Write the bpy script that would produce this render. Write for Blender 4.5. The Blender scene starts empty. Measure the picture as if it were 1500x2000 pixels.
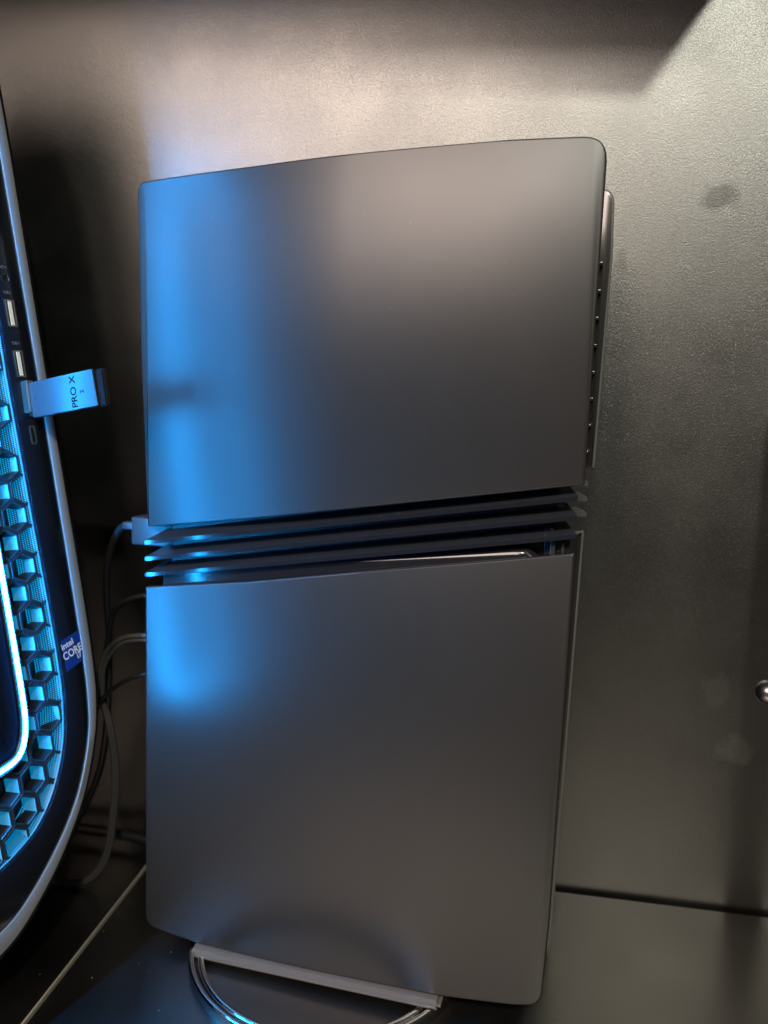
import bpy, bmesh, math, random
from mathutils import Vector, Matrix
random.seed(7)
S = bpy.context.scene
COL = S.collection
R = math.radians

# ------------------------------------------------------------------ camera
CAM = Vector((0.2318, -0.3522, 0.2766))
RT = Vector((0.959, 0.2818, 0.0303)); UP = Vector((-0.0624, 0.1055, 0.9925)); FW = Vector((-0.2765, 0.9537, -0.1187))
cd = bpy.data.cameras.new('camera'); cam = bpy.data.objects.new('camera', cd); COL.objects.link(cam)
cam.matrix_world = Matrix(((RT.x, UP.x, -FW.x, CAM.x), (RT.y, UP.y, -FW.y, CAM.y), (RT.z, UP.z, -FW.z, CAM.z), (0, 0, 0, 1)))
cd.sensor_width = 36.0; cd.lens = 36 * 1.5668 / 2; cd.sensor_fit = 'AUTO'
cd.clip_start = 0.01; cd.clip_end = 50
cd.dof.use_dof = True; cd.dof.focus_distance = 0.365; cd.dof.aperture_fstop = 8.0
S.camera = cam

# ------------------------------------------------------------------ world, lamps, exposure
W = bpy.data.worlds.new('World'); S.world = W; W.use_nodes = True
W.node_tree.nodes['Background'].inputs[0].default_value = (0.88, 0.80, 0.73, 1)
W.node_tree.nodes['Background'].inputs[1].default_value = 0.05
S.view_settings.view_transform = 'Standard'; S.view_settings.look = 'None'
S.view_settings.exposure = 0; S.view_settings.gamma = 1

def area(name, loc, target, sx, sy, power, colour):
    l = bpy.data.lights.new(name, 'AREA'); l.shape = 'RECTANGLE'; l.size = sx; l.size_y = sy
    l.energy = power; l.color = colour
    o = bpy.data.objects.new(name, l); COL.objects.link(o); o.location = loc
    o.rotation_euler = (Vector(target) - Vector(loc)).to_track_quat('-Z', 'Y').to_euler()
    return o
area('room_lamp', (-0.22, -1.40, 1.10), (0.0, 0.10, 0.44), 0.66, 0.56, 19.5, (1.0, 0.80, 0.69))
area('desk_lamp', (0.27, -1.40, 1.24), (0.15, 0.10, 0.42), 0.14, 0.14, 8, (1.0, 0.90, 0.80))
area('ceiling_spot', (0.84, -1.37, 1.36), (0.25, 0.13, 0.40), 0.06, 0.06, 18, (1.0, 1.0, 0.86))

# ------------------------------------------------------------------ helpers
def obj(name, me, mat=None, parent=None, smooth=True):
    o = bpy.data.objects.new(name, me); COL.objects.link(o)
    if mat and not me.materials: me.materials.append(mat)
    if smooth:
        me.shade_smooth() if hasattr(me, 'shade_smooth') else None
    if parent is not None: o.parent = parent
    return o

def from_bm(name, bm, mat=None, parent=None, smooth=True, angle=35):
    bmesh.ops.recalc_face_normals(bm, faces=bm.faces)
    me = bpy.data.meshes.new(name)
    if smooth:
        for f in bm.faces: f.smooth = True
        for e in bm.edges:
            if len(e.link_faces) == 2 and e.calc_face_angle(0) > R(angle): e.smooth = False
    bm.to_mesh(me); bm.free()
    o = bpy.data.objects.new(name, me); COL.objects.link(o)
    if mat: me.materials.append(mat)
    if parent is not None: o.parent = parent
    return o

def tag(o, label=None, cat=None, group=None, kind=None):
    if label: o['label'] = label
    if cat: o['category'] = cat
    if group: o['group'] = group
    if kind: o['kind'] = kind
    return o

def empty(name, loc, label, cat, group=None):
    o = bpy.data.objects.new(name, None); COL.objects.link(o); o.location = loc; o.empty_display_size = 0.02
    return tag(o, label, cat, group)

def local(parent, pts):
    p = Vector(parent.location) if parent is not None else Vector((0, 0, 0))
    return [Vector(q) - p for q in pts]

def box_bm(bm, x0, x1, y0, y1, z0, z1, M=None):
    vs = [bm.verts.new(Vector(c)) for c in ((x0,y0,z0),(x1,y0,z0),(x1,y1,z0),(x0,y1,z0),(x0,y0,z1),(x1,y0,z1),(x1,y1,z1),(x0,y1,z1))]
    if M is not None:
        for v_ in vs: v_.co = M @ v_.co
    for f in ((0,3,2,1),(4,5,6,7),(0,1,5,4),(1,2,6,5),(2,3,7,6),(3,0,4,7)): bm.faces.new([vs[i] for i in f])
    return vs

def box(name, x0, x1, y0, y1, z0, z1, mat, parent=None, bev=0.0, seg=3):
    bm = bmesh.new(); p = Vector(parent.location) if parent is not None else Vector((0,0,0))
    box_bm(bm, x0-p.x, x1-p.x, y0-p.y, y1-p.y, z0-p.z, z1-p.z)
    if bev: bmesh.ops.bevel(bm, geom=bm.edges[:], offset=bev, segments=seg, profile=0.5, affect='EDGES')
    return from_bm(name, bm, mat, parent)

def catmull(pts, n=6, closed=False):
    out = []; N = len(pts); P = [Vector(p) for p in pts]
    rng = N if closed else N - 1
    for i in range(rng):
        p0 = P[(i-1) % N] if closed or i > 0 else P[0]*2 - P[1]
        p1 = P[i]; p2 = P[(i+1) % N]
        p3 = P[(i+2) % N] if closed or i+2 < N else P[-1]*2 - P[-2]
        for k in range(n):
            t = k/n
            out.append(0.5*((2*p1)+(p2-p0)*t+(2*p0-5*p1+4*p2-p3)*t*t+(3*p1-p0-3*p2+p3)*t**3))
    if not closed: out.append(P[-1])
    return out

def tube(name, pts, r, mat, parent=None, seg=12, n=8, closed=False):
    path = catmull(local(parent, pts), n, closed)
    bm = bmesh.new(); rings = []; N = len(path); prev = None
    for i, p in enumerate(path):
        a = path[(i-1) % N] if (closed or i) else path[0]; b = path[(i+1) % N] if (closed or i < N-1) else path[-1]
        t = (b-a).normalized()
        if prev is None:
            ref = Vector((0,0,1)) if abs(t.z) < .9 else Vector((1,0,0)); s = t.cross(ref).normalized()
        else: s = (prev - t*prev.dot(t)).normalized()
        prev = s; q = t.cross(s)
        rings.append([bm.verts.new(p + (s*math.cos(2*math.pi*k/seg)+q*math.sin(2*math.pi*k/seg))*r) for k in range(seg)])
    for i in range(N if closed else N-1):
        A = rings[i]; B = rings[(i+1) % N]
        for k in range(seg): bm.faces.new((A[k], A[(k+1)%seg], B[(k+1)%seg], B[k]))
    if not closed:
        bm.faces.new(rings[0][::-1]); bm.faces.new(rings[-1])
    return from_bm(name, bm, mat, parent, angle=60)

def round_poly(pts, radii, n=6):
    """2-D polygon with rounded corners"""
    out = []; N = len(pts)
    for i in range(N):
        p = Vector(pts[i]); a = (Vector(pts[i-1])-p); b = (Vector(pts[(i+1)%N])-p); r = radii[i] if isinstance(radii, (list,tuple)) else radii
        if r <= 0: out.append(p); continue
        r1 = min(r, a.length*.49); r2 = min(r, b.length*.49)
        s = p + a.normalized()*r1; e = p + b.normalized()*r2
        for k in range(n+1):
            t = k/n; out.append(s*(1-t)**2 + p*2*t*(1-t)*1.0 + e*t*t)
    return out

# ------------------------------------------------------------------ materials
def mat(name, base, rough=.5, metal=0.0, spec=.5, coat=0.0):
    m = bpy.data.materials.new(name); m.use_nodes = True
    b = m.node_tree.nodes['Principled BSDF']
    b.inputs['Base Color'].default_value = (*base, 1); b.inputs['Roughness'].default_value = rough
    b.inputs['Metallic'].default_value = metal; b.inputs['Specular IOR Level'].default_value = spec
    b.inputs['Coat Weight'].default_value = coat
    return m

def nodes(m): return m.node_tree.nodes, m.node_tree.links, m.node_tree.nodes['Principled BSDF']

def grain(m, scale, strength, dist=0.0002, stretch=(1,1,1), detail=2.0, rough_var=0.0, rough=None):
    N, L, b = nodes(m)
    tc = N.new('ShaderNodeTexCoord'); mp = N.new('ShaderNodeMapping'); mp.inputs['Scale'].default_value = stretch
    nz = N.new('ShaderNodeTexNoise'); nz.inputs['Scale'].default_value = scale; nz.inputs['Detail'].default_value = detail
    bp = N.new('ShaderNodeBump'); bp.inputs['Strength'].default_value = strength; bp.inputs['Distance'].default_value = dist
    L.new(tc.outputs['Object'], mp.inputs[0]); L.new(mp.outputs[0], nz.inputs['Vector'])
    L.new(nz.outputs['Fac'], bp.inputs['Height']); L.new(bp.outputs[0], b.inputs['Normal'])
    if rough_var:
        n2 = N.new('ShaderNodeTexNoise'); n2.inputs['Scale'].default_value = 14; n2.inputs['Detail'].default_value = 5
        mr = N.new('ShaderNodeMapRange'); mr.inputs['To Min'].default_value = rough - rough_var; mr.inputs['To Max'].default_value = rough + rough_var
        mr.inputs['From Min'].default_value = .3; mr.inputs['From Max'].default_value = .7
        L.new(tc.outputs['Object'], n2.inputs['Vector']); L.new(n2.outputs['Fac'], mr.inputs['Value']); L.new(mr.outputs[0], b.inputs['Roughness'])
    return m

M_plate = grain(mat('matte_black_plastic', (.0205,.0188,.0160), .35, spec=.60), 1500, .10, .00008, (1,1,1.6), 2, .02, .35)
M_gloss = mat('gloss_black_plastic', (.012,.012,.014), .12, spec=.5)
M_fin = grain(mat('satin_black_fin', (.02,.02,.021), .30, spec=.5), 900, .06, .0001)
M_body = mat('dark_vent_plastic', (.012,.012,.013), .45)
M_edge = mat('satin_edge_plastic', (.022,.021,.020), .22, spec=.8)
M_rim = grain(mat('grey_satin_rim', (.22,.215,.20), .42, .35), 1400, .1, .00006)
M_chrome = mat('polished_chrome', (.72,.70,.68), .07, 1.0)
M_bar = grain(mat('satin_steel_bar', (.19,.165,.14), .50, .35), 1200, .15, .0001)
M_ring = grain(mat('silver_satin_trim', (.25,.25,.238), .48, .4), 2200, .12, .00006)
M_panel = grain(mat('gloss_black_panel', (.006,.007,.010), .16, spec=.45), 2500, .03, .00005)
M_oval = mat('dark_glass_oval', (.004,.008,.016), .10, spec=.5)
M_hex = grain(mat('dark_honeycomb_plastic', (.015,.019,.023), .42, spec=.5), 1500, .08, .0001)
M_usb = mat('usb_steel', (.62,.58,.50), .28, 1.0)
M_tongue = mat('gold_contact_cream', (.85,.76,.55), .35)
M_black = mat('port_black', (.006,.006,.007), .4)
M_print = mat('grey_print', (.16,.16,.17), .5)
M_white = mat('dongle_silver_white', (.032,.034,.040), .34, spec=.5)
M_ink = mat('dark_ink', (.004,.005,.008), .9, spec=.02)
M_blue = mat('sticker_blue', (.006,.035,.21), .3)
M_wht = mat('sticker_white', (.72,.72,.76), .4)
M_cable = grain(mat('grey_braided_cable', (.040,.038,.037), .55), 3000, .5, .0004)
M_dkcable = mat('dark_rubber_cable', (.007,.0075,.009), .5)
M_conn = mat('connector_plastic', (.03,.031,.034), .38)
M_strip = mat('beige_edge_strip', (.36,.32,.26), .35, spec=.5)
M_dust = mat('pale_dust', (.55,.55,.53), .9)
M_shelf = mat('black_shelf', (.02,.02,.02), .5)

def emis(name, col, s):
    m = bpy.data.materials.new(name); m.use_nodes = True
    N, L, b = nodes(m)
    b.inputs['Base Color'].default_value = (.1,.3,.4,1); b.inputs['Emission Color'].default_value = (*col, 1); b.inputs['Emission Strength'].default_value = s
    return m
M_cell = emis('painted_cell_glow', (0,.40,.90), .36)  # emission painted on cell far walls, standing in for the tube's light there
M_led = emis('cyan_light_tube', (.008,.34,1.0), 310)

# mesh: dark lattice, holes given a painted glow for light behind them
M_mesh = mat('perforated_mesh', (.3,.3,.3), .5)
def _mesh():
    N, L, b = nodes(M_mesh)
    uv = N.new('ShaderNodeUVMap'); vo = N.new('ShaderNodeTexVoronoi'); vo.inputs['Scale'].default_value = 1.0; vo.inputs['Randomness'].default_value = 0.0
    cr = N.new('ShaderNodeValToRGB'); e = cr.color_ramp.elements
    e[0].position = .30; e[0].color = (.03,.032,.035,1); e[1].position = .38; e[1].color = (.010,.012,.015,1)
    L.new(uv.outputs[0], vo.inputs['Vector']); L.new(vo.outputs['Distance'], cr.inputs['Fac']); L.new(cr.outputs[0], b.inputs['Base Color'])
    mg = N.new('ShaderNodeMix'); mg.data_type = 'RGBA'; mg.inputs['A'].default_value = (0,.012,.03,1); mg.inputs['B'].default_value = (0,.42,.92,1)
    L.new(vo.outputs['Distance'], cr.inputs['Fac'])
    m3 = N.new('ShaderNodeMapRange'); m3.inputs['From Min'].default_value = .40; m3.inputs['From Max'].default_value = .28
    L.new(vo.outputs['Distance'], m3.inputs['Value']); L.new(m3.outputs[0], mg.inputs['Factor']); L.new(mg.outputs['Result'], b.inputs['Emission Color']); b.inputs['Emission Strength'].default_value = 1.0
_mesh()

# wall and desk laminate with scuffs
def laminate(name, base, rough, scale, strength, spec, stains=()):
    m = mat(name, base, rough, metal=1.0, spec=spec); N, L, b = nodes(m)
    tc = N.new('ShaderNodeTexCoord')
    nz = N.new('ShaderNodeTexNoise'); nz.inputs['Scale'].default_value = scale; nz.inputs['Detail'].default_value = 3; nz.inputs['Distortion'].default_value = .6
    bp = N.new('ShaderNodeBump'); bp.inputs['Strength'].default_value = strength; bp.inputs['Distance'].default_value = .0003
    L.new(tc.outputs['Object'], nz.inputs['Vector']); L.new(nz.outputs['Fac'], bp.inputs['Height']); L.new(bp.outputs[0], b.inputs['Normal'])
    n2 = N.new('ShaderNodeTexNoise'); n2.inputs['Scale'].default_value = 22; n2.inputs['Detail'].default_value = 6
    mr = N.new('ShaderNodeMapRange'); mr.inputs['From Min'].default_value = .3; mr.inputs['From Max'].default_value = .7
    mr.inputs['To Min'].default_value = rough - .03; mr.inputs['To Max'].default_value = rough + .04
    L.new(tc.outputs['Object'], n2.inputs['Vector']); L.new(n2.outputs['Fac'], mr.inputs['Value'])
    last = None
    for (x, z, rx, rz, amt) in stains:
        mp = N.new('ShaderNodeMapping'); mp.inputs['Location'].default_value = (-x/rx, 0, -z/rz); mp.inputs['Scale'].default_value = (1/rx, 0, 1/rz)
        n3 = N.new('ShaderNodeTexNoise'); n3.inputs['Scale'].default_value = 90; n3.inputs['Detail'].default_value = 4
        L.new(tc.outputs['Object'], n3.inputs['Vector'])
        ln = N.new('ShaderNodeVectorMath'); ln.operation = 'LENGTH'
        L.new(tc.outputs['Object'], mp.inputs[0]); L.new(mp.outputs[0], ln.inputs[0])
        ad = N.new('ShaderNodeMath'); ad.operation = 'MULTIPLY_ADD'; ad.inputs[1].default_value = 2.2; L.new(n3.outputs['Fac'], ad.inputs[0]); L.new(ln.outputs['Value'], ad.inputs[2])
        m2 = N.new('ShaderNodeMapRange'); m2.inputs['From Min'].default_value = 1.55; m2.inputs['From Max'].default_value = 2.15
        m2.inputs['To Min'].default_value = amt; m2.inputs['To Max'].default_value = 0
        L.new(ad.outputs[0], m2.inputs['Value'])
        mx = N.new('ShaderNodeMath'); mx.operation = 'SUBTRACT'; mx.inputs[0].default_value = 1; L.new(m2.outputs[0], mx.inputs[1])
        sc = N.new('ShaderNodeVectorMath'); sc.operation = 'SCALE'; sc.inputs[0].default_value = base; L.new(mx.outputs[0], sc.inputs['Scale'])
        if last: L.new(last, sc.inputs[0])
        last = sc.outputs[0]
    L.new(mr.outputs[0], b.inputs['Roughness'])
    if last: L.new(last, b.inputs['Base Color'])
    return m

# ------------------------------------------------------------------ setting
ZF = -0.012
WA = Vector((0.2122, 0.1301, ZF)); WD = Vector((0.9928, 0.1198, 0)); WN = Vector((0.1198, -0.9928, 0))
M_wall = laminate('dark_textured_laminate', (.135,.132,.126), .34, 1400, .50, .9, ((.064,.4134,.0125,.0085,.38),(.0146,.378,.004,.009,.2),(.098,.10,.012,.009,-.5),(.085,.135,.012,.010,-.25)))
M_desk = laminate('dark_desk_laminate', (.20,.19,.175), .34, 1100, .12, .5)
bm = bmesh.new(); box_bm(bm, -.75, .75, 0, .02, -.06, 1.0)
wall = from_bm('back_wall', bm, M_wall); wall.location = (WA.x, WA.y, ZF); wall.rotation_euler = (0,0,math.atan2(WD.y, WD.x)); tag(wall, kind='structure')
# desk board: from the strip on the left to the right, stopping short of the wall
LA = Vector((-0.0407, 0.0626)); LB = Vector((-0.0212, -0.0663)); ld = (LB-LA).normalized()
def onl(y): t = (y-LA.y)/ld.y; return LA + ld*t
def ywall(x): return WA.y + (x-WA.x)*WD.y/WD.x
def slab(name, pts, z0, z1, m, bev=.0008, **kw):
    b_ = bmesh.new(); f = b_.faces.new([b_.verts.new((p[0], p[1], z1)) for p in pts])
    r = bmesh.ops.extrude_face_region(b_, geom=[f]); 
    for v_ in r['geom']:
        if isinstance(v_, bmesh.types.BMVert): v_.co.z = z0
    if bev: bmesh.ops.bevel(b_, geom=[e for e in b_.edges if abs(e.verts[0].co.z-z1)<1e-6 and abs(e.verts[1].co.z-z1)<1e-6], offset=bev, segments=2, affect='EDGES')
    o = from_bm(name, b_, m); return tag(o, **kw)
g = .0032
xl = onl(.09).x
slab('desk_top', [(onl(-.6).x+.0016,-.6),(.85,-.6),(.85,ywall(.85)-g),(xl+.0016,ywall(xl)-g)], ZF-.025, ZF, M_desk, kind='structure')
slab('side_board', [(-.7,-.6),(onl(-.6).x,-.6),(xl,ywall(xl)-g),(-.7,ywall(-.7)-g)], ZF-.025, ZF+.0006, M_desk, kind='structure')
st = slab('edge_strip', [(onl(-.6).x+.0001,-.6),(onl(-.6).x+.0012,-.6),(xl+.0012,ywall(xl)-g),(xl+.0001,ywall(xl)-g)], ZF-.02, ZF+.0012, M_strip, .0003, kind='structure')
b_ = box('wall_groove_base', -.7, .85, .02, .2, ZF-.03, ZF-.026, M_black); tag(b_, kind='structure')
# shelf above (out of view; throws the hard-edged shade on the wall)
sh = slab('overhead_shelf', [(-.7,-.07),(.304,-.045),(.304,ywall(.304)-.0005),(-.7,ywall(-.7)-.0005)], .562, .582, M_shelf, .001)
tag(sh, 'black shelf board fixed to the wall above the console', 'shelf')

sw = box('unseen_side_blocker', -.66, -.64, -.45, ywall(-.65)-.001, ZF+.0008, .561, M_shelf); tag(sw, kind='structure')  # added out of view to block world light from reflecting in the back wall
# ------------------------------------------------------------------ console
con = empty('game_console', (0.108, 0.036, 0.0), 'tall matte black game console standing on edge, large split side panel facing the camera', 'game console')
def crown(x, half=.109, xc=.1085, kl=.0036, el=2.2):
    t = (x-xc)/half
    return kl*abs(t)**el if t < 0 else .0030*t**3.5
def plate(name, outline, y0, th, mt, parent, sgn=1, bev=.0009, kl=.0036, el=2.2):
    """panel cut from an x,z outline: sliced in x, gently crowned, with thickness and a softened rim"""
    b = bmesh.new()
    f = b.faces.new([b.verts.new((p[0], 0, p[1])) for p in outline])
    xs = [p[0] for p in outline]; x0, x1 = min(xs), max(xs)
    for k in range(1, 64):
        xx = x0 + (x1-x0)*k/64
        bmesh.ops.bisect_plane(b, geom=b.verts[:]+b.edges[:]+b.faces[:], plane_co=(xx,0,0), plane_no=(1,0,0), dist=1e-6)
    front = b.faces[:]
    r = bmesh.ops.extrude_face_region(b, geom=front)
    nv = [v_ for v_ in r['geom'] if isinstance(v_, bmesh.types.BMVert)]
    for v_ in nv: v_.co.y = th
    rim = [e for e in b.edges if len(e.link_faces) == 2 and abs(e.link_faces[0].normal.dot(e.link_faces[1].normal)) < .3]
    b.normal_update()
    rim = [e for e in b.edges if len(e.link_faces) == 2 and abs(e.link_faces[0].normal.dot(e.link_faces[1].normal)) < .5 and abs(e.verts[0].co.y-e.verts[1].co.y) < 1e-7]
    bmesh.ops.bevel(b, geom=rim, offset=bev, segments=3, profile=.5, affect='EDGES')
    p = Vector(parent.location)
    for v_ in b.verts:
        v_.co.y = y0 + sgn*(crown(v_.co.x, kl=kl, el=el) + v_.co.y)
        v_.co -= p
    if sgn < 0:
        b.normal_update()
        for f in b.faces:
            if abs(f.normal.y) < .93: f.material_index = 1
    o = from_bm(name, b, mt, parent, angle=30)
    if sgn < 0: o.data.materials.append(M_rim)
    return o

up_out = round_poly([(-.0088,.3893),(.060,.3903),(.130,.3925),(.180,.3937),(.2195,.3935),(.2188,.316),(.2183,.2497),(.117,.2338),(.060,.2248),(-.0029,.2152),(-.0069,.301)],
                    [.0055,0,0,0,.0100,0,.0007,0,0,.0007,0])
lo_out = round_poly([(.0017,.1855),(.060,.1937),(.118,.2037),(.2160,.2197),(.2155,.147),(.2145,.049),(.2128,.0045),(.2000,.0022),(.1680,-.0006),(.0980,-.0030),(.0330,-.0042),(.0008,-.0020),(.0014,.090)],
                    [.0007,0,0,.0016,0,0,.0075,0,0,0,0,.0065,0])
plate('side_panel', up_out, 0, .0032, M_plate, con, kl=.0128, el=1.6)
plate('side_panel', lo_out, 0, .0032, M_plate, con)
# far side panels
ru = round_poly([(.004,.386),(.2218,.390),(.2228,.358),(.2204,.2535),(.004,.219)], [.006,.008,0,.0012,.001])
rl = round_poly([(.004,.188),(.2172,.2218),(.2150,.11),(.2126,-.0128),(.004,-.006)], [.001,.0012,0,.008,.007])
plate('far_panel', ru, .0712, .0042, M_edge, con, sgn=-1, bev=.0020)
plate('far_panel', rl, .0712, .0042, M_edge, con, sgn=-1, bev=.0020)
# inner body
box('inner_body', .008, .2065, .0165, .058, .001, .383, M_body, con, .002)
def zf_(x, zl, zr): return zl + (zr-zl)*(x-.0011)/(.2157-.0011)
def fin(zl, zr, y0, y1, xl=.0011, xr=.2158, name='fin', back=1):
    """slat with tapered, rounded ends in plan and a thin glossy front lip"""
    b = bmesh.new(); n = 40; th = .0020; rows = []
    for i in range(n+1):
        x = xl + (xr-xl)*i/n; z = zf_(x, zl, zr)
        e = min(x-xl, xr-x); pull = .0  # back edge pulled in at the ends
        d = (y1-y0)*min(1.0, math.sqrt(max(e,0)/.011)+.06)
        yf = y0 + .0015*abs((x-.108)/.108)**3
        ya = yf + back*d
        q = min(1, d/(abs(y1-y0))); L_ = Vector(con.location)
        rows.append([b.verts.new(Vector((x,yf,z)) - L_), b.verts.new(Vector((x,yf+back*.0001,z-.0019)) - L_),
                     b.verts.new(Vector((x,ya,z-.0019+.0042*q)) - L_), b.verts.new(Vector((x,ya,z+.0062*q)) - L_)])
    lips = []
    for i in range(n):
        A, B = rows[i], rows[i+1]
        for k in range(4):
            f = b.faces.new((A[k], A[(k+1)%4], B[(k+1)%4], B[k]))
            if k == 0: f.material_index = 1
    b.faces.new(rows[0][::-1]); b.faces.new(rows[-1])
    bmesh.ops.bevel(b, geom=[rows_e for rows_e in b.edges if abs(rows_e.calc_face_angle(0)) > R(40) and any(f.material_index for f in rows_e.link_faces)], offset=.00022, segments=2, affect='EDGES')
    o = from_bm(name, b, M_fin, con, angle=40); o.data.materials.append(M_gloss)
    return o
for zl, zr in ((.2093,.2445),(.2008,.2361),(.1925,.2278)):
    fin(zl, zr, .0028, .024)
M_tip = mat('grey_slat_plastic', (.09,.088,.085), .38)
def slat(zl, zr):
    b = bmesh.new(); x0, x1 = .004, .2182; L_ = Vector(con.location)
    out = [(x0,zl+.0006),(x1-.0065,zr+.0022),(x1-.0052,zr+.0024),(x1-.0004,zr+.0004),(x1,zr-.0016),(x1-.0003,zr-.0021),(x1-.0120,zr-.0022),(x0,zl-.0026)]
    F = [b.verts.new(Vector((x,.0600,z))-L_) for x, z in out]; K = [b.verts.new(Vector((x-.0006,.0640,z))-L_) for x, z in out]
    b.faces.new(F[::-1]); b.faces.new(K); n = len(out)
    for i in range(n): b.faces.new((F[i],F[(i+1)%n],K[(i+1)%n],K[i]))
    bmesh.ops.bevel(b, geom=b.edges[:], offset=.0002, segments=1, affect='EDGES')
    return from_bm('fin', b, M_tip, con)
for zl, zr in ((.2100,.2468),(.2020,.2392),(.1940,.2314)): slat(zl, zr)
# glossy bezel with a rounded lip in the gap above the lower panel
bz = bmesh.new(); n = 30; rows = []
for i in range(n+1):
    x = .0100 + (.2010-.0100)*i/n; z = zf_(x, .1930, .2206)
    dr = .0
    e = .2010 - x
    if e < .007: dr = .007 - math.sqrt(max(0, .007**2 - (.007-e)**2))
    prof = [(.0165,.0034),(.0120,.0032),(.0098,.0025),(.0082,.0010),(.0074,-.0012),(.0072,-.0045),(.0072,-.016)]
    rows.append([bz.verts.new(Vector((x, py, z + pz - dr)) - Vector(con.location)) for py, pz in prof])
for i in range(n):
    for k in range(len(rows[0])-1): bz.faces.new((rows[i][k], rows[i][k+1], rows[i+1][k+1], rows[i+1][k]))
from_bm('gloss_bezel', bz, M_gloss, con, angle=60)
box('latch_tab', .2048, .2072, .0085, .016, .205, .2262, M_edge, con, .0004)
box('latch_block', .2095, .2112, .0100, .016, .205, .2235, M_fin, con, .0004)
box('bezel_frame', .2018, .2135, .0120, .0164, .195, .2290, M_gloss, con, .0006)
# vent ribs peeking past the near panel
for k in range(8):
    t = k/7
    z = .3525 - t*.0905
    box('vent_rib', .2040, .2186 - .0010*t, .0560, .0640, z-.0007, z+.0007, M_edge, con, .0003, 2)
box('vent_wall', .1900, .2160, .0585, .0664, .2600, .3640, M_body, con, .0006)

# ------------------------------------------------------------------ stand
stand = empty('console_stand', (.0966, .030, ZF), 'low chrome ring stand under the console with a satin bar along the panel foot', 'stand')
def flat_ring(name, cx, cy, ro, ri, z0, z1, mt, parent, a0=0, a1=360, n=96, bev=.0012):
    b = bmesh.new(); p = Vector(parent.location); rows = []; full = (a1-a0) >= 360
    h = z1-z0
    prof = [(ri, z0),(ri, z1-bev),(ri+bev*.3, z1-bev*.3),(ri+bev, z1),(ro-bev, z1),(ro-bev*.3, z1-bev*.3),(ro, z1-bev),(ro, z0)]
    N = n if full else n+1
    for i in range(N):
        a = R(a0 + (a1-a0)*i/n)
        rows.append([b.verts.new(Vector((cx+r_*math.cos(a), cy+r_*math.sin(a), z)) - p) for r_, z in prof])
    for i in range(N if full else N-1):
        A = rows[i]; B = rows[(i+1) % N]
        for k in range(len(prof)): b.faces.new((A[k], A[(k+1)%len(prof)], B[(k+1)%len(prof)], B[k]))
    if not full: b.faces.new(rows[0][::-1]); b.faces.new(rows[-1])
    return from_bm(name, b, mt, parent, angle=50)
flat_ring('outer_ring', .0966, .030, .0738, .0708, ZF+.0002, ZF+.0062, M_chrome, stand, bev=.0010)
flat_ring('inner_ring', .0966, .030, .0690, .0655, ZF+.0002, ZF+.0050, M_chrome, stand, bev=.0014)
flat_ring('ring_bed', .0966, .030, .0709, .0689, ZF+.0002, ZF+.0026, M_gloss, stand, bev=.0004)
bb = bmesh.new()
Mb = Matrix.Translation(Vector((.0995, .0032, -.0055)) - Vector(stand.location)) @ Matrix.Rotation(R(0), 4, 'Z') @ Matrix.Rotation(math.atan2(.0030,.134), 4, 'Y').inverted()
box_bm(bb, -.0690, .0664, -.0066, .0060, -.0030, .0019, Mb)
bmesh.ops.bevel(bb, geom=bb.edges[:], offset=.0019, segments=4, affect='EDGES')
from_bm('foot_bar', bb, M_bar, stand)

# ------------------------------------------------------------------ desktop computer (only its front edge shows)
PS = 1.037; K = .001*PS
PP = Vector((-0.0548, -0.0198, 0.3115)); PN = Vector((0.9721, -0.1714, 0.1599)).normalized()
a_, t_ = R(10), R(9.2)
PH = Vector((math.cos(a_), -math.sin(a_), 0)); U0 = Vector((-math.sin(a_), -math.cos(a_), 0)); V0 = Vector((0,0,1))*math.cos(t_) - PH*math.sin(t_)
PV = (V0 + U0*.04).normalized(); PU = (U0 - V0*.04).normalized()
pc_base = Vector((PP.x - .12, PP.y - .07, ZF+.0006))
pc = empty('desktop_computer', pc_base, 'black tower computer with silver rim and cyan lit honeycomb front at the left edge', 'computer')
def P(u, v, w=0.0): return PP + PU*(u*K) + PV*(v*K) + PN*(w*K)
UC, VC = 70.0, -20.0
def loop(right, n=5):
    """right = (u,v) points down the far side from VC to the bottom centre; mirrored to a closed outline"""
    c = catmull([Vector((p[0], p[1], 0)) for p in right], n)
    q = [(p.x, p.y) for p in c]
    lowfar = q                                   # VC -> bottom centre
    lownear = [(2*UC-u, v) for u, v in q[::-1][1:]]
    upnear = [(2*UC-u, 2*VC-v) for u, v in q[1:]]
    upfar = [(u, 2*VC-v) for u, v in q[::-1][1:-1]]
    return lowfar + lownear + upnear + upfar
ringO = loop([(-15.2,-20),(-15.4,-80),(-15.6,-130),(-14.8,-165),(-12.5,-185),(-7.3,-203),(5.0,-227),(23.9,-249),(44.4,-265),(58,-271.5),(70,-273.5)])
ringI = loop([(-8.4,-20),(-8.2,-80),(-8.0,-130),(-7.6,-160),(-6.3,-180),(-2.9,-198),(8.6,-222),(25.2,-240.6),(45.1,-255.5),(58,-261),(70,-262.5)])
rec   = loop([(7.6,-20),(6.8,-80),(6.0,-120),(5.8,-155),(7.0,-178),(11.0,-197),(19.9,-214.6),(29,-225),(38,-231),(54,-236.5),(70,-238)])
def inset(lp, d):
    N = len(lp); out = []
    for i in range(N):
        a = Vector(lp[i-1]); b = Vector(lp[(i+1)%N]); t = (b-a).normalized(); nrm = Vector((-t.y, t.x))
        p = Vector(lp[i]); c = Vector((UC,VC))-p
        if nrm.dot(c) < 0: nrm = -nrm
        out.append(tuple(p + nrm*d))
    return out
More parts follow.
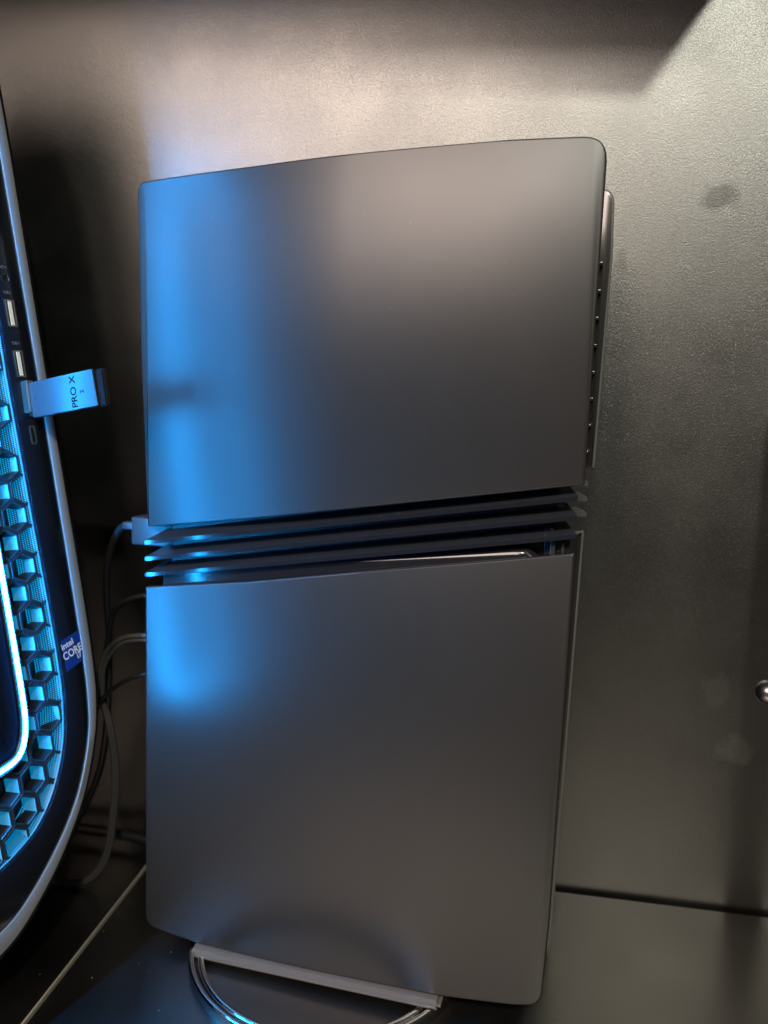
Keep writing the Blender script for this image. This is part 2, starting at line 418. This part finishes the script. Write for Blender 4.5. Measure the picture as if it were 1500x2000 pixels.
ledC = loop([(30.6,-20),(30.6,-90),(30.6,-140),(30.8,-165),(31.6,-178),(34.5,-187.5),(39.5,-192.5),(48,-194.3),(55,-194.7),(62,-194.8),(70,-194.8)])
def band(name, loops_w, mt, parent=pc, close_last=False, cap=False, uvs=None, angle=35):
    """skin between successive (loop, w) pairs"""
    b = bmesh.new(); rows = []; p = Vector(parent.location)
    for lp, w in loops_w: rows.append([b.verts.new(P(u, v, w) - p) for u, v in lp])
    N = len(rows[0]); uvl = b.loops.layers.uv.new('UVMap') if uvs else None
    if uvs:
        acc = [0.0]
        lp0 = loops_w[0][0]
        for i in range(N): acc.append(acc[-1] + (Vector(lp0[(i+1)%N])-Vector(lp0[i])).length)
    hts = [0.0]
    for j in range(len(rows)-1): hts.append(hts[-1] + (rows[j][0].co-rows[j+1][0].co).length*1000)
    pairs = [(j, j+1) for j in range(len(rows)-1)]
    if close_last: pairs.append((len(rows)-1, 0))
    for j, k in pairs:
        for i in range(N):
            f = b.faces.new((rows[j][i], rows[j][(i+1)%N], rows[k][(i+1)%N], rows[k][i]))
            if uvs:
                for l, (x, y) in zip(f.loops, ((acc[i],hts[j]),(acc[i+1],hts[j]),(acc[i+1],hts[k]),(acc[i],hts[k]))): 
                    # hexagonal packing: shear the square lattice
                    l[uvl].uv = (x/uvs + .5*(y/uvs), y/uvs*.866)
    if cap: b.faces.new(rows[-1])
    return from_bm(name, b, mt, parent, angle=angle)
# silver rim (outer dark lip, raised satin band)
band('silver_rim', [(inset(ringO,1.7),-4),(inset(ringO,1.7),.1),(inset(ringO,2.2),.6),(inset(ringI,-.4),.9),(inset(ringI,-.05),.7),(ringI,-1.5)], M_ring)
band('rim_lip', [(ringO,-4),(ringO,-.2),(inset(ringO,.3),.1),(inset(ringO,1.5),.1),(inset(ringO,1.6),-3)], M_panel)
band('front_shell', [(ringO,-1.0),(inset(ringO,-.6),-3),(inset(ringO,.5),-70),(inset(ringO,6),-80)], M_panel)
# black face between rim and recess
band('front_panel', [(inset(ringI,-.3),-.2),(inset(ringI,1.0),.2),(inset(rec,-1.2),.2),(inset(rec,-.3),-.1),(rec,-1.0),(rec,-1.6)], M_panel)
# perforated wall of the recess
band('mesh_panel', [(inset(rec,-.4),-1.3),(inset(rec,1.6),-4.5),(inset(rec,3.4),-8.5),(inset(rec,5.5),-13)], M_mesh, uvs=1.05)
band('recess_floor', [(inset(rec,4.8),-12),(ledC,-13)], M_hex)
# light tube and its housing
band('tube_housing', [(inset(ledC,-3.2),-13),(inset(ledC,-3.2),0.2),(inset(ledC,-2.7),.8),(inset(ledC,-1.3),.8),(inset(ledC,-1.2),.6),(inset(ledC,1.3),.6),(inset(ledC,1.6),2.0),(inset(ledC,2.6),2.0),(inset(ledC,3.0),1.4)], M_hex)
band('glass_oval', [(inset(ledC,2.8),1.6),(inset(ledC,6),2.1),(inset(ledC,11),2.3)], M_oval, cap=True)
tb = [P(u, v, 1.8) for u, v in ledC]
tube('light_tube', tb, .00095, M_led, pc, seg=8, n=1, closed=True)
# honeycomb: every cell is a part sharing one mesh
hexR, wallT = 8.03, 1.35
def hex_mesh():
    b = bmesh.new(); cols = []
    prof = [(hexR-.02, -11.5, 0), (hexR-.02, -2.6, 0), (hexR-.30, -2.3, 0), (hexR-wallT, -2.3, 0), (hexR-wallT-.22, -2.6, 0), (hexR-wallT-.5, -11.5, 0)]
    for k in range(6):
        a = R(30+60*k)
        cols.append([b.verts.new((PU*(r_*math.cos(a)) + PV*(r_*math.sin(a)) + PN*w)*K) for r_, w, _ in prof])
    for k in range(6):
        A = cols[k]; B = cols[(k+1)%6]
        for j in range(len(prof)-1):
            f = b.faces.new((A[j], A[j+1], B[j+1], B[j]))
            if k == 2 and j == 4: f.material_index = 1  # far wall gets the painted glow
    bmesh.ops.recalc_face_normals(b, faces=b.faces)
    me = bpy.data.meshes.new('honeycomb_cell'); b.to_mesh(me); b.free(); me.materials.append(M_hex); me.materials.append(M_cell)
    return me
hm = hex_mesh()
def inside(lp, u, v):
    c = False; N = len(lp)
    for i in range(N):
        x0, y0 = lp[i]; x1, y1 = lp[(i+1)%N]
        if (y0 > v) != (y1 > v) and u < (x1-x0)*(v-y0)/(y1-y0)+x0: c = not c
    return c
su = hexR*math.sqrt(3); sv = hexR*1.5
outerlim = inset(rec, -1.0); innerlim = inset(ledC, -1.0)
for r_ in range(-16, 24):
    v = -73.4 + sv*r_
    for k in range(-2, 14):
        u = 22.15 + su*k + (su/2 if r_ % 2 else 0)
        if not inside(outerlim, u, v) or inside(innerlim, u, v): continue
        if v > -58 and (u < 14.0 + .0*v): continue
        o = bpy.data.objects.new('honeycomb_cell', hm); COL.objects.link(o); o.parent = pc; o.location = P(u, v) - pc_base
# ports on the black face
def frame_bm(u0, u1, v0, v1, w0, w1): 
    b = bmesh.new(); p = pc_base
    vs = [b.verts.new(P(u,v,w)-p) for w in (w0,w1) for u, v in ((u0,v0),(u1,v0),(u1,v1),(u0,v1))]
    for f in ((0,3,2,1),(4,5,6,7),(0,1,5,4),(1,2,6,5),(2,3,7,6),(3,0,4,7)): b.faces.new([vs[i] for i in f])
    return b
def pbox(name, u0, u1, v0, v1, w0, w1, mt, parent=None, bev=.0):
    b = frame_bm(u0,u1,v0,v1,w0,w1)
    if bev: bmesh.ops.bevel(b, geom=b.edges[:], offset=bev*.001, segments=2, affect='EDGES')
    o = from_bm(name, b, mt, pc if parent is None else None)
    if parent is not None: o.parent = parent
    return o
def ploop(name, outer, inner, w0, w1, mt, cap=False):
    return band(name, [(outer,w0),(outer,w1),(inner,w1),(inner,w0-.2)], mt)
def rrect(u0,u1,v0,v1,r): return [tuple(p) for p in round_poly([(u0,v0),(u1,v0),(u1,v1),(u0,v1)], r, 4)]
for vc in (9.0, -14.6):
    uc = 1.0 + (-.04)*0
    s = band('usb_port', [(rrect(uc-3.1,uc+3.1,vc-6.9,vc+6.9,.5), .1),(rrect(uc-3.1,uc+3.1,vc-6.9,vc+6.9,.5),.45),(rrect(uc-2.5,uc+2.5,vc-6.3,vc+6.3,.4),.45),(rrect(uc-2.5,uc+2.5,vc-6.3,vc+6.3,.4),.25)], M_black, cap=True)
    pbox('port_tongue', uc-1.0, uc+.9, vc-5.6, vc+5.6, .26, .62, M_tongue, s)
    f_ = band('port_shell', [(rrect(uc-2.5,uc+2.5,vc-6.25,vc+6.25,.5),.28),(rrect(uc-2.5,uc+2.5,vc-6.25,vc+6.25,.5),.60),(rrect(uc-2.05,uc+2.05,vc-5.8,vc+5.8,.4),.60),(rrect(uc-2.05,uc+2.05,vc-5.8,vc+5.8,.4),.28)], M_usb)
    f_.parent = s
vc, uc = -48.4, .0
s = band('usb_c_port', [(rrect(uc-1.6,uc+1.6,vc-4.6,vc+4.6,1.5),.1),(rrect(uc-1.6,uc+1.6,vc-4.6,vc+4.6,1.5),.5),(rrect(uc-1.1,uc+1.1,vc-4.0,vc+4.0,1.0),.5),(rrect(uc-1.1,uc+1.1,vc-4.0,vc+4.0,1.0),.2)], M_usb, cap=True)
pbox('port_tongue', uc-.35, uc+.35, vc-3.0, vc+3.0, .22, .42, M_black, s)
def circ(u,v,r,n=20): return [(u+r*math.cos(2*math.pi*k/n), v+r*math.sin(2*math.pi*k/n)) for k in range(n)]
s = band('audio_jack', [(circ(.9,25.2,2.5),.1),(circ(.9,25.2,2.5),.5),(circ(.9,25.2,1.75),.5),(circ(.9,25.2,1.6),.22)], M_panel)
h_ = band('jack_hole', [(circ(.9,25.2,1.62),.24),(circ(.9,25.2,1.2),.24)], M_black, cap=True); h_.parent = s
# printed port marks (small glyph strokes)
def mark(segs, name='port_mark', w=.32):
    b = bmesh.new()
    for (u0,v0,u1,v1) in segs:
        d = Vector((u1-u0, v1-v0)); L_ = d.length; d.normalize(); q = Vector((-d.y,d.x))*w/2
        vs = [b.verts.new(P(x,y,.235)-pc_base) for x,y in ((u0-q.x,v0-q.y),(u1-q.x,v1-q.y),(u1+q.x,v1+q.y),(u0+q.x,v0+q.y))]
        b.faces.new(vs)
    return from_bm(name, b, M_print, pc, smooth=False)
mark([(2.6,30,1.2,31.2),(1.2,31.2,-.2,30),(2.6,30,2.6,31),(-.2,30,-.2,31),(1.6,29.6,1.6,30.4)])
for v0 in (18.2, -5.4):
    mark([(3.0,v0,2.0,v0),(3.0,v0+1.0,2.0,v0+1.0),(2.0,v0,2.0,v0+.5),(3.0,v0+.5,3.0,v0+1.0),(1.4,v0,.4,v0),(1.4,v0+.5,.4,v0+.5),(1.4,v0+1,.4,v0+1),(1.4,v0,1.4,v0+1),(-.1,v0,-.9,v0+.5),(-.9,v0+.5,-.1,v0+1.0)])
# body, foot
bx = bmesh.new()
Mpc = Matrix.Translation(Vector((0,0,0)))
hh, uu = PH, U0
def hb(h0,h1,u0,u1,z0,z1):
    return [ (PP + hh*h + uu*u_)*1.0 for h in (h0,h1) for u_ in (u0,u1)], (z0,z1)
pts, zz = hb(-.46,-.075,-.010,.155,ZF+.008,.485)
vs = [bx.verts.new(Vector((p.x,p.y,z)) - pc_base) for z in zz for p in (pts[0],pts[2],pts[3],pts[1])]
for f in ((0,3,2,1),(4,5,6,7),(0,1,5,4),(1,2,6,5),(2,3,7,6),(3,0,4,7)): bx.faces.new([vs[i] for i in f])
bmesh.ops.bevel(bx, geom=bx.edges[:], offset=.012, segments=4, affect='EDGES')
from_bm('case_body', bx, M_panel, pc)
for h0 in (-.42,-.14):
    for u_ in (.012,.125):
        p = PP + hh*h0 + uu*u_
        box('rubber_foot', p.x-.012, p.x+.012, p.y-.008, p.y+.008, ZF+.0006, ZF+.0090, M_black, pc, .002)

# ------------------------------------------------------------------ lettering
def text_mesh(name, body, size, origin, ax, ay, mt, parent, ext=.0):
    c = bpy.data.curves.new(name, 'FONT'); c.body = body; c.size = size; c.align_x = 'CENTER'; c.align_y = 'CENTER'; c.extrude = 0; c.offset = size*.018
    o = bpy.data.objects.new('tmp_text', c); COL.objects.link(o)
    dg = bpy.context.evaluated_depsgraph_get(); me = bpy.data.meshes.new_from_object(o.evaluated_get(dg))
    bpy.data.objects.remove(o); bpy.data.curves.remove(c)
    az = ax.cross(ay).normalized()
    Mx = Matrix(((ax.x,ay.x,az.x,origin.x),(ax.y,ay.y,az.y,origin.y),(ax.z,ay.z,az.z,origin.z),(0,0,0,1)))
    me.transform(Matrix.Translation(-Vector(parent.location)) @ Mx); me.materials.clear(); me.materials.append(mt); me.name = name
    o = bpy.data.objects.new(name, me); COL.objects.link(o); o.parent = parent
    return o

# sticker on the black face
SA = P(3.9,-148.2); SB = P(-7.4,-145.5); SC_ = P(-8.0,-159.4); SD = P(3.0,-163.4)
stick = empty('processor_sticker', (SA+SC_)/2, 'small blue square sticker with white lettering on the black computer front', 'sticker')
b = bmesh.new(); q = [(3.9,-148.2),(-7.2,-145.6),(-8.0,-160.4),(3.2,-163.4)]
vs0 = [b.verts.new(P(u,v,.22)-Vector(stick.location)) for u,v in q]; vs1 = [b.verts.new(P(u,v,.34)-Vector(stick.location)) for u,v in q]
b.faces.new(vs1); b.faces.new(vs0[::-1])
for i in range(4): b.faces.new((vs0[i],vs0[(i+1)%4],vs1[(i+1)%4],vs1[i]))
from_bm('sticker_base', b, M_blue, stick, smooth=False)
sx = (P(-7.2,-145.6)-P(3.9,-148.2)).normalized(); sy = PN.cross(sx).normalized()
if sy.dot(PV) < 0: sy = -sy
text_mesh('sticker_text', 'intel', .0046, P(.6,-150.6,.40), sx, sy, M_wht, stick)
text_mesh('sticker_text', 'CORE', .0050, P(-1.8,-155.0,.40), sx*.95, sy*1.1, M_wht, stick)
text_mesh('sticker_text', 'i7', .0042, P(-5.4,-157.6,.40), sx, sy, M_wht, stick)

# ------------------------------------------------------------------ wireless dongle in the third port
DPp = P(.6,-31.0)
don = empty('usb_dongle', DPp, 'silver white wireless dongle plugged into the computer front, lettered PRO X 2', 'usb dongle')
DV = (V0*1.0 - PN*.0).normalized(); DN = PN; DU = U0
def D(n_, u_, v_): return DPp + DN*(n_*K) + DU*(u_*K) + DV*(v_*K)
def dbox(name, n0,n1,u0,u1,v0,v1, mt, bev=.3, slant=0, taper=0):
    b = bmesh.new(); p = Vector(don.location)
    co = [(n0,v0),(n1-slant,v0),(n1,v1),(n0,v1)]
    vs = [b.verts.new(D(a, u_, v)-p) for u_ in (u0,u1) for a, v in co]
    for f in ((0,3,2,1),(4,5,6,7),(0,1,5,4),(1,2,6,5),(2,3,7,6),(3,0,4,7)): b.faces.new([vs[i] for i in f])
    if bev: bmesh.ops.bevel(b, geom=b.edges[:], offset=bev*.001, segments=2, affect='EDGES')
    return from_bm(name, b, mt, don)
dbox('usb_plug', -4, 4.2, -2.2, 1.8, -7.0, 8.0, M_usb, .3)
dbox('plug_collar', 1.2, 4.8, -3.0, .6, -8.6, 7.2, M_black, .5)
dbox('dongle_shell', 4.0, 45.6, -3.6, -.2, -9.6, 6.6, M_black, .5)
dbox('face_plate', 4.2, 45.2, -.4, .6, -9.6, 6.8, M_white, .18, slant=-.9)
dbox('end_cap', 45.4, 50.4, -3.6, -.5, -10.2, 6.6, M_gloss, .7)
text_mesh('dongle_text', 'PRO X', .0052, D(32.4,.68,-1.6), DV, -DN, M_ink, don)
text_mesh('dongle_text', '2', .0034, D(37.6,.68,-2.2), DV, -DN, M_ink, don)
b = bmesh.new(); bmesh.ops.create_circle(b, cap_ends=True, segments=16, radius=.00062)
Mx = Matrix(((DV.x,DN.x,DU.x,0),(DV.y,DN.y,DU.y,0),(DV.z,DN.z,DU.z,0),(0,0,0,1)))
bmesh.ops.transform(b, matrix=Mx, verts=b.verts)
for v_ in b.verts: v_.co += D(7.2,.68,-1.2)-Vector(don.location)
from_bm('pairing_dot', b, M_black, don, smooth=False)

# ------------------------------------------------------------------ cables behind the console
YC = .040
c1 = empty('display_cable', (-.015, .024, .211), 'dark cable with square connector plugged into the console back edge', 'cable')
box('connector_block', -.0163, .0090, .0180, .0310, .2040, .2192, M_conn, c1, .0012)
box('cable_boot', -.0232, -.0161, .0200, .0250, .2115, .2158, M_conn, c1, .0010)
tube('cord', [(-.0222,.0225,.2137),(-.0272,.0240,.2108),(-.0345,.0280,.2020),(-.0415,.0330,.1890),(-.0460,.0380,.1750),(-.0495,.0440,.155),(-.051,.047,.13),(-.055,.05,.09),(-.064,.052,.05),(-.09,.054,.0)], .0020, M_dkcable, c1)
o = tube('network_cable', [(.006,YC,.1720),(-.0150,YC,.1718),(-.0290,YC,.1692),(-.0385,YC,.1645),(-.0450,YC+.002,.1570),(-.049,YC+.004,.145),(-.055,YC+.006,.12),(-.07,YC+.01,.06),(-.09,YC+.014,ZF+.004)], .0016, M_dkcable)
tag(o, 'thin dark cable bending down behind the console, above the braided pair', 'cable')
YB = .034
path = [(.006,YB,.1490),(-.012,YB,.1496),(-.0230,YB,.1490),(-.0335,YB,.1462),(-.0420,YB,.1395),(-.0472,YB,.1295),(-.0488,YB,.1180),(-.0482,YB,.1080),(-.0455,YB+.001,.1000),(-.0430,YB+.001,.0900),(-.0412,YB+.002,.0740),(-.0415,YB+.003,.0560),(-.0440,YB+.004,.0380),(-.0475,YB+.005,.0180),(-.0540,YB+.004,.0010),(-.066,YB,ZF+.004),(-.10,YB-.01,ZF+.004)]
o = tube('braided_cable', [(x,y,z) for x,y,z in path], .00150, M_cable); tag(o, 'grey braided cable looping down behind the console, outer strand of the pair', 'cable', 'braided cables behind the console')
path2 = [(x+.0022*(1 if z < .14 else .4) - .0006, y+.0008, z-(.0026 if z > .138 else .0008)) for x,y,z in path]
o = tube('braided_cable', path2, .00140, M_cable); tag(o, 'grey braided cable looping down behind the console, inner strand of the pair', 'cable', 'braided cables behind the console')
o = tube('thin_cable', [(.006,YB-.006,.1330),(-.0120,YB-.006,.1300),(-.0230,YB-.006,.1262),(-.0340,YB-.005,.1195),(-.0440,YB-.004,.1105),(-.0520,YB-.002,.1015),(-.060,YB+.002,.092),(-.075,YB+.01,.07)], .00125, M_dkcable)
tag(o, 'thin grey cable crossing in front of the braided pair', 'cable')
o = tube('floor_cable', [(-.13,.078,ZF+.008),(-.10,.080,ZF+.009),(-.06,.083,ZF+.0085),(-.03,.084,ZF+.005),(.03,.084,ZF+.004)], .0032, M_dkcable)
tag(o, 'thick dark cable lying along the foot of the wall', 'cable')

# ------------------------------------------------------------------ stand at the right edge with a chrome ball
post = empty('upright_holder', (.349, .060, ZF), 'dark upright holder with a chrome ball knob at the right edge', 'holder')
bp_ = bmesh.new(); p0 = Vector(post.location)
prof = [(.0125,0),(.0125,.004),(.0118,.007),(.0105,.010),(.0100,.03),(.0100,.340),(.0092,.350),(.0065,.357),(.003,.360)]
rows = []
for r_, z in prof: rows.append([bp_.verts.new((r_*math.cos(2*math.pi*k/32), r_*math.sin(2*math.pi*k/32), z)) for k in range(32)])
for i in range(len(rows)-1):
    for k in range(32): bp_.faces.new((rows[i][k], rows[i][(k+1)%32], rows[i+1][(k+1)%32], rows[i+1][k]))
bp_.faces.new(rows[-1])
from_bm('post', bp_, M_body, post)
tube('knob_stem', [(.348,.058,.150),(.322,.058,.150),(.311,.058,.150)], .0018, M_chrome, post, n=3)
kb = bmesh.new(); bmesh.ops.create_uvsphere(kb, u_segments=32, v_segments=20, radius=.0060)
for v_ in kb.verts: v_.co += Vector((.3075,.058,.1505)) - p0
from_bm('ball_knob', kb, mat('dull_steel_knob', (.38,.36,.34), .28, 1.0), post)

# ------------------------------------------------------------------ dust
db = bmesh.new()
def speck(x, y, z, r):
    vs = [db.verts.new((x+r*random.uniform(.4,1.2)*math.cos(a)*1.0, y+r*random.uniform(.4,1.2)*math.sin(a), z)) for a in (0,2.1,4.2)]
    t = db.verts.new((x,y,z+r*.9)); 
    for i in range(3): db.faces.new((vs[i], vs[(i+1)%3], t))
    db.faces.new(vs[::-1])
for _ in range(260):
    x = random.uniform(-.06,.34); y = random.uniform(-.14,.12)
    zz_ = ZF + (.0006 if x < onl(y).x else 0)
    speck(x, y, zz_+.0001, random.choice((.00010,.00013,.00018,.00028)))
for _ in range(150):
    x = random.uniform(.01,.21) if random.random() < .4 else random.uniform(.10,.21); zl, zr = random.choice(((.2093,.2445),(.2008,.2361),(.1925,.2278)))
    speck(x, random.uniform(.0045,.018), zf_(x, zl, zr)+.0006, random.choice((.00010,.00014,.0002)))
for _ in range(16):
    x = random.uniform(.02,.20); z = random.uniform(.24,.37); 
    speck(x, crown(x)-.0001, z, .00018)
d = from_bm('dust_specks', db, M_dust, smooth=False); tag(d, kind='stuff')
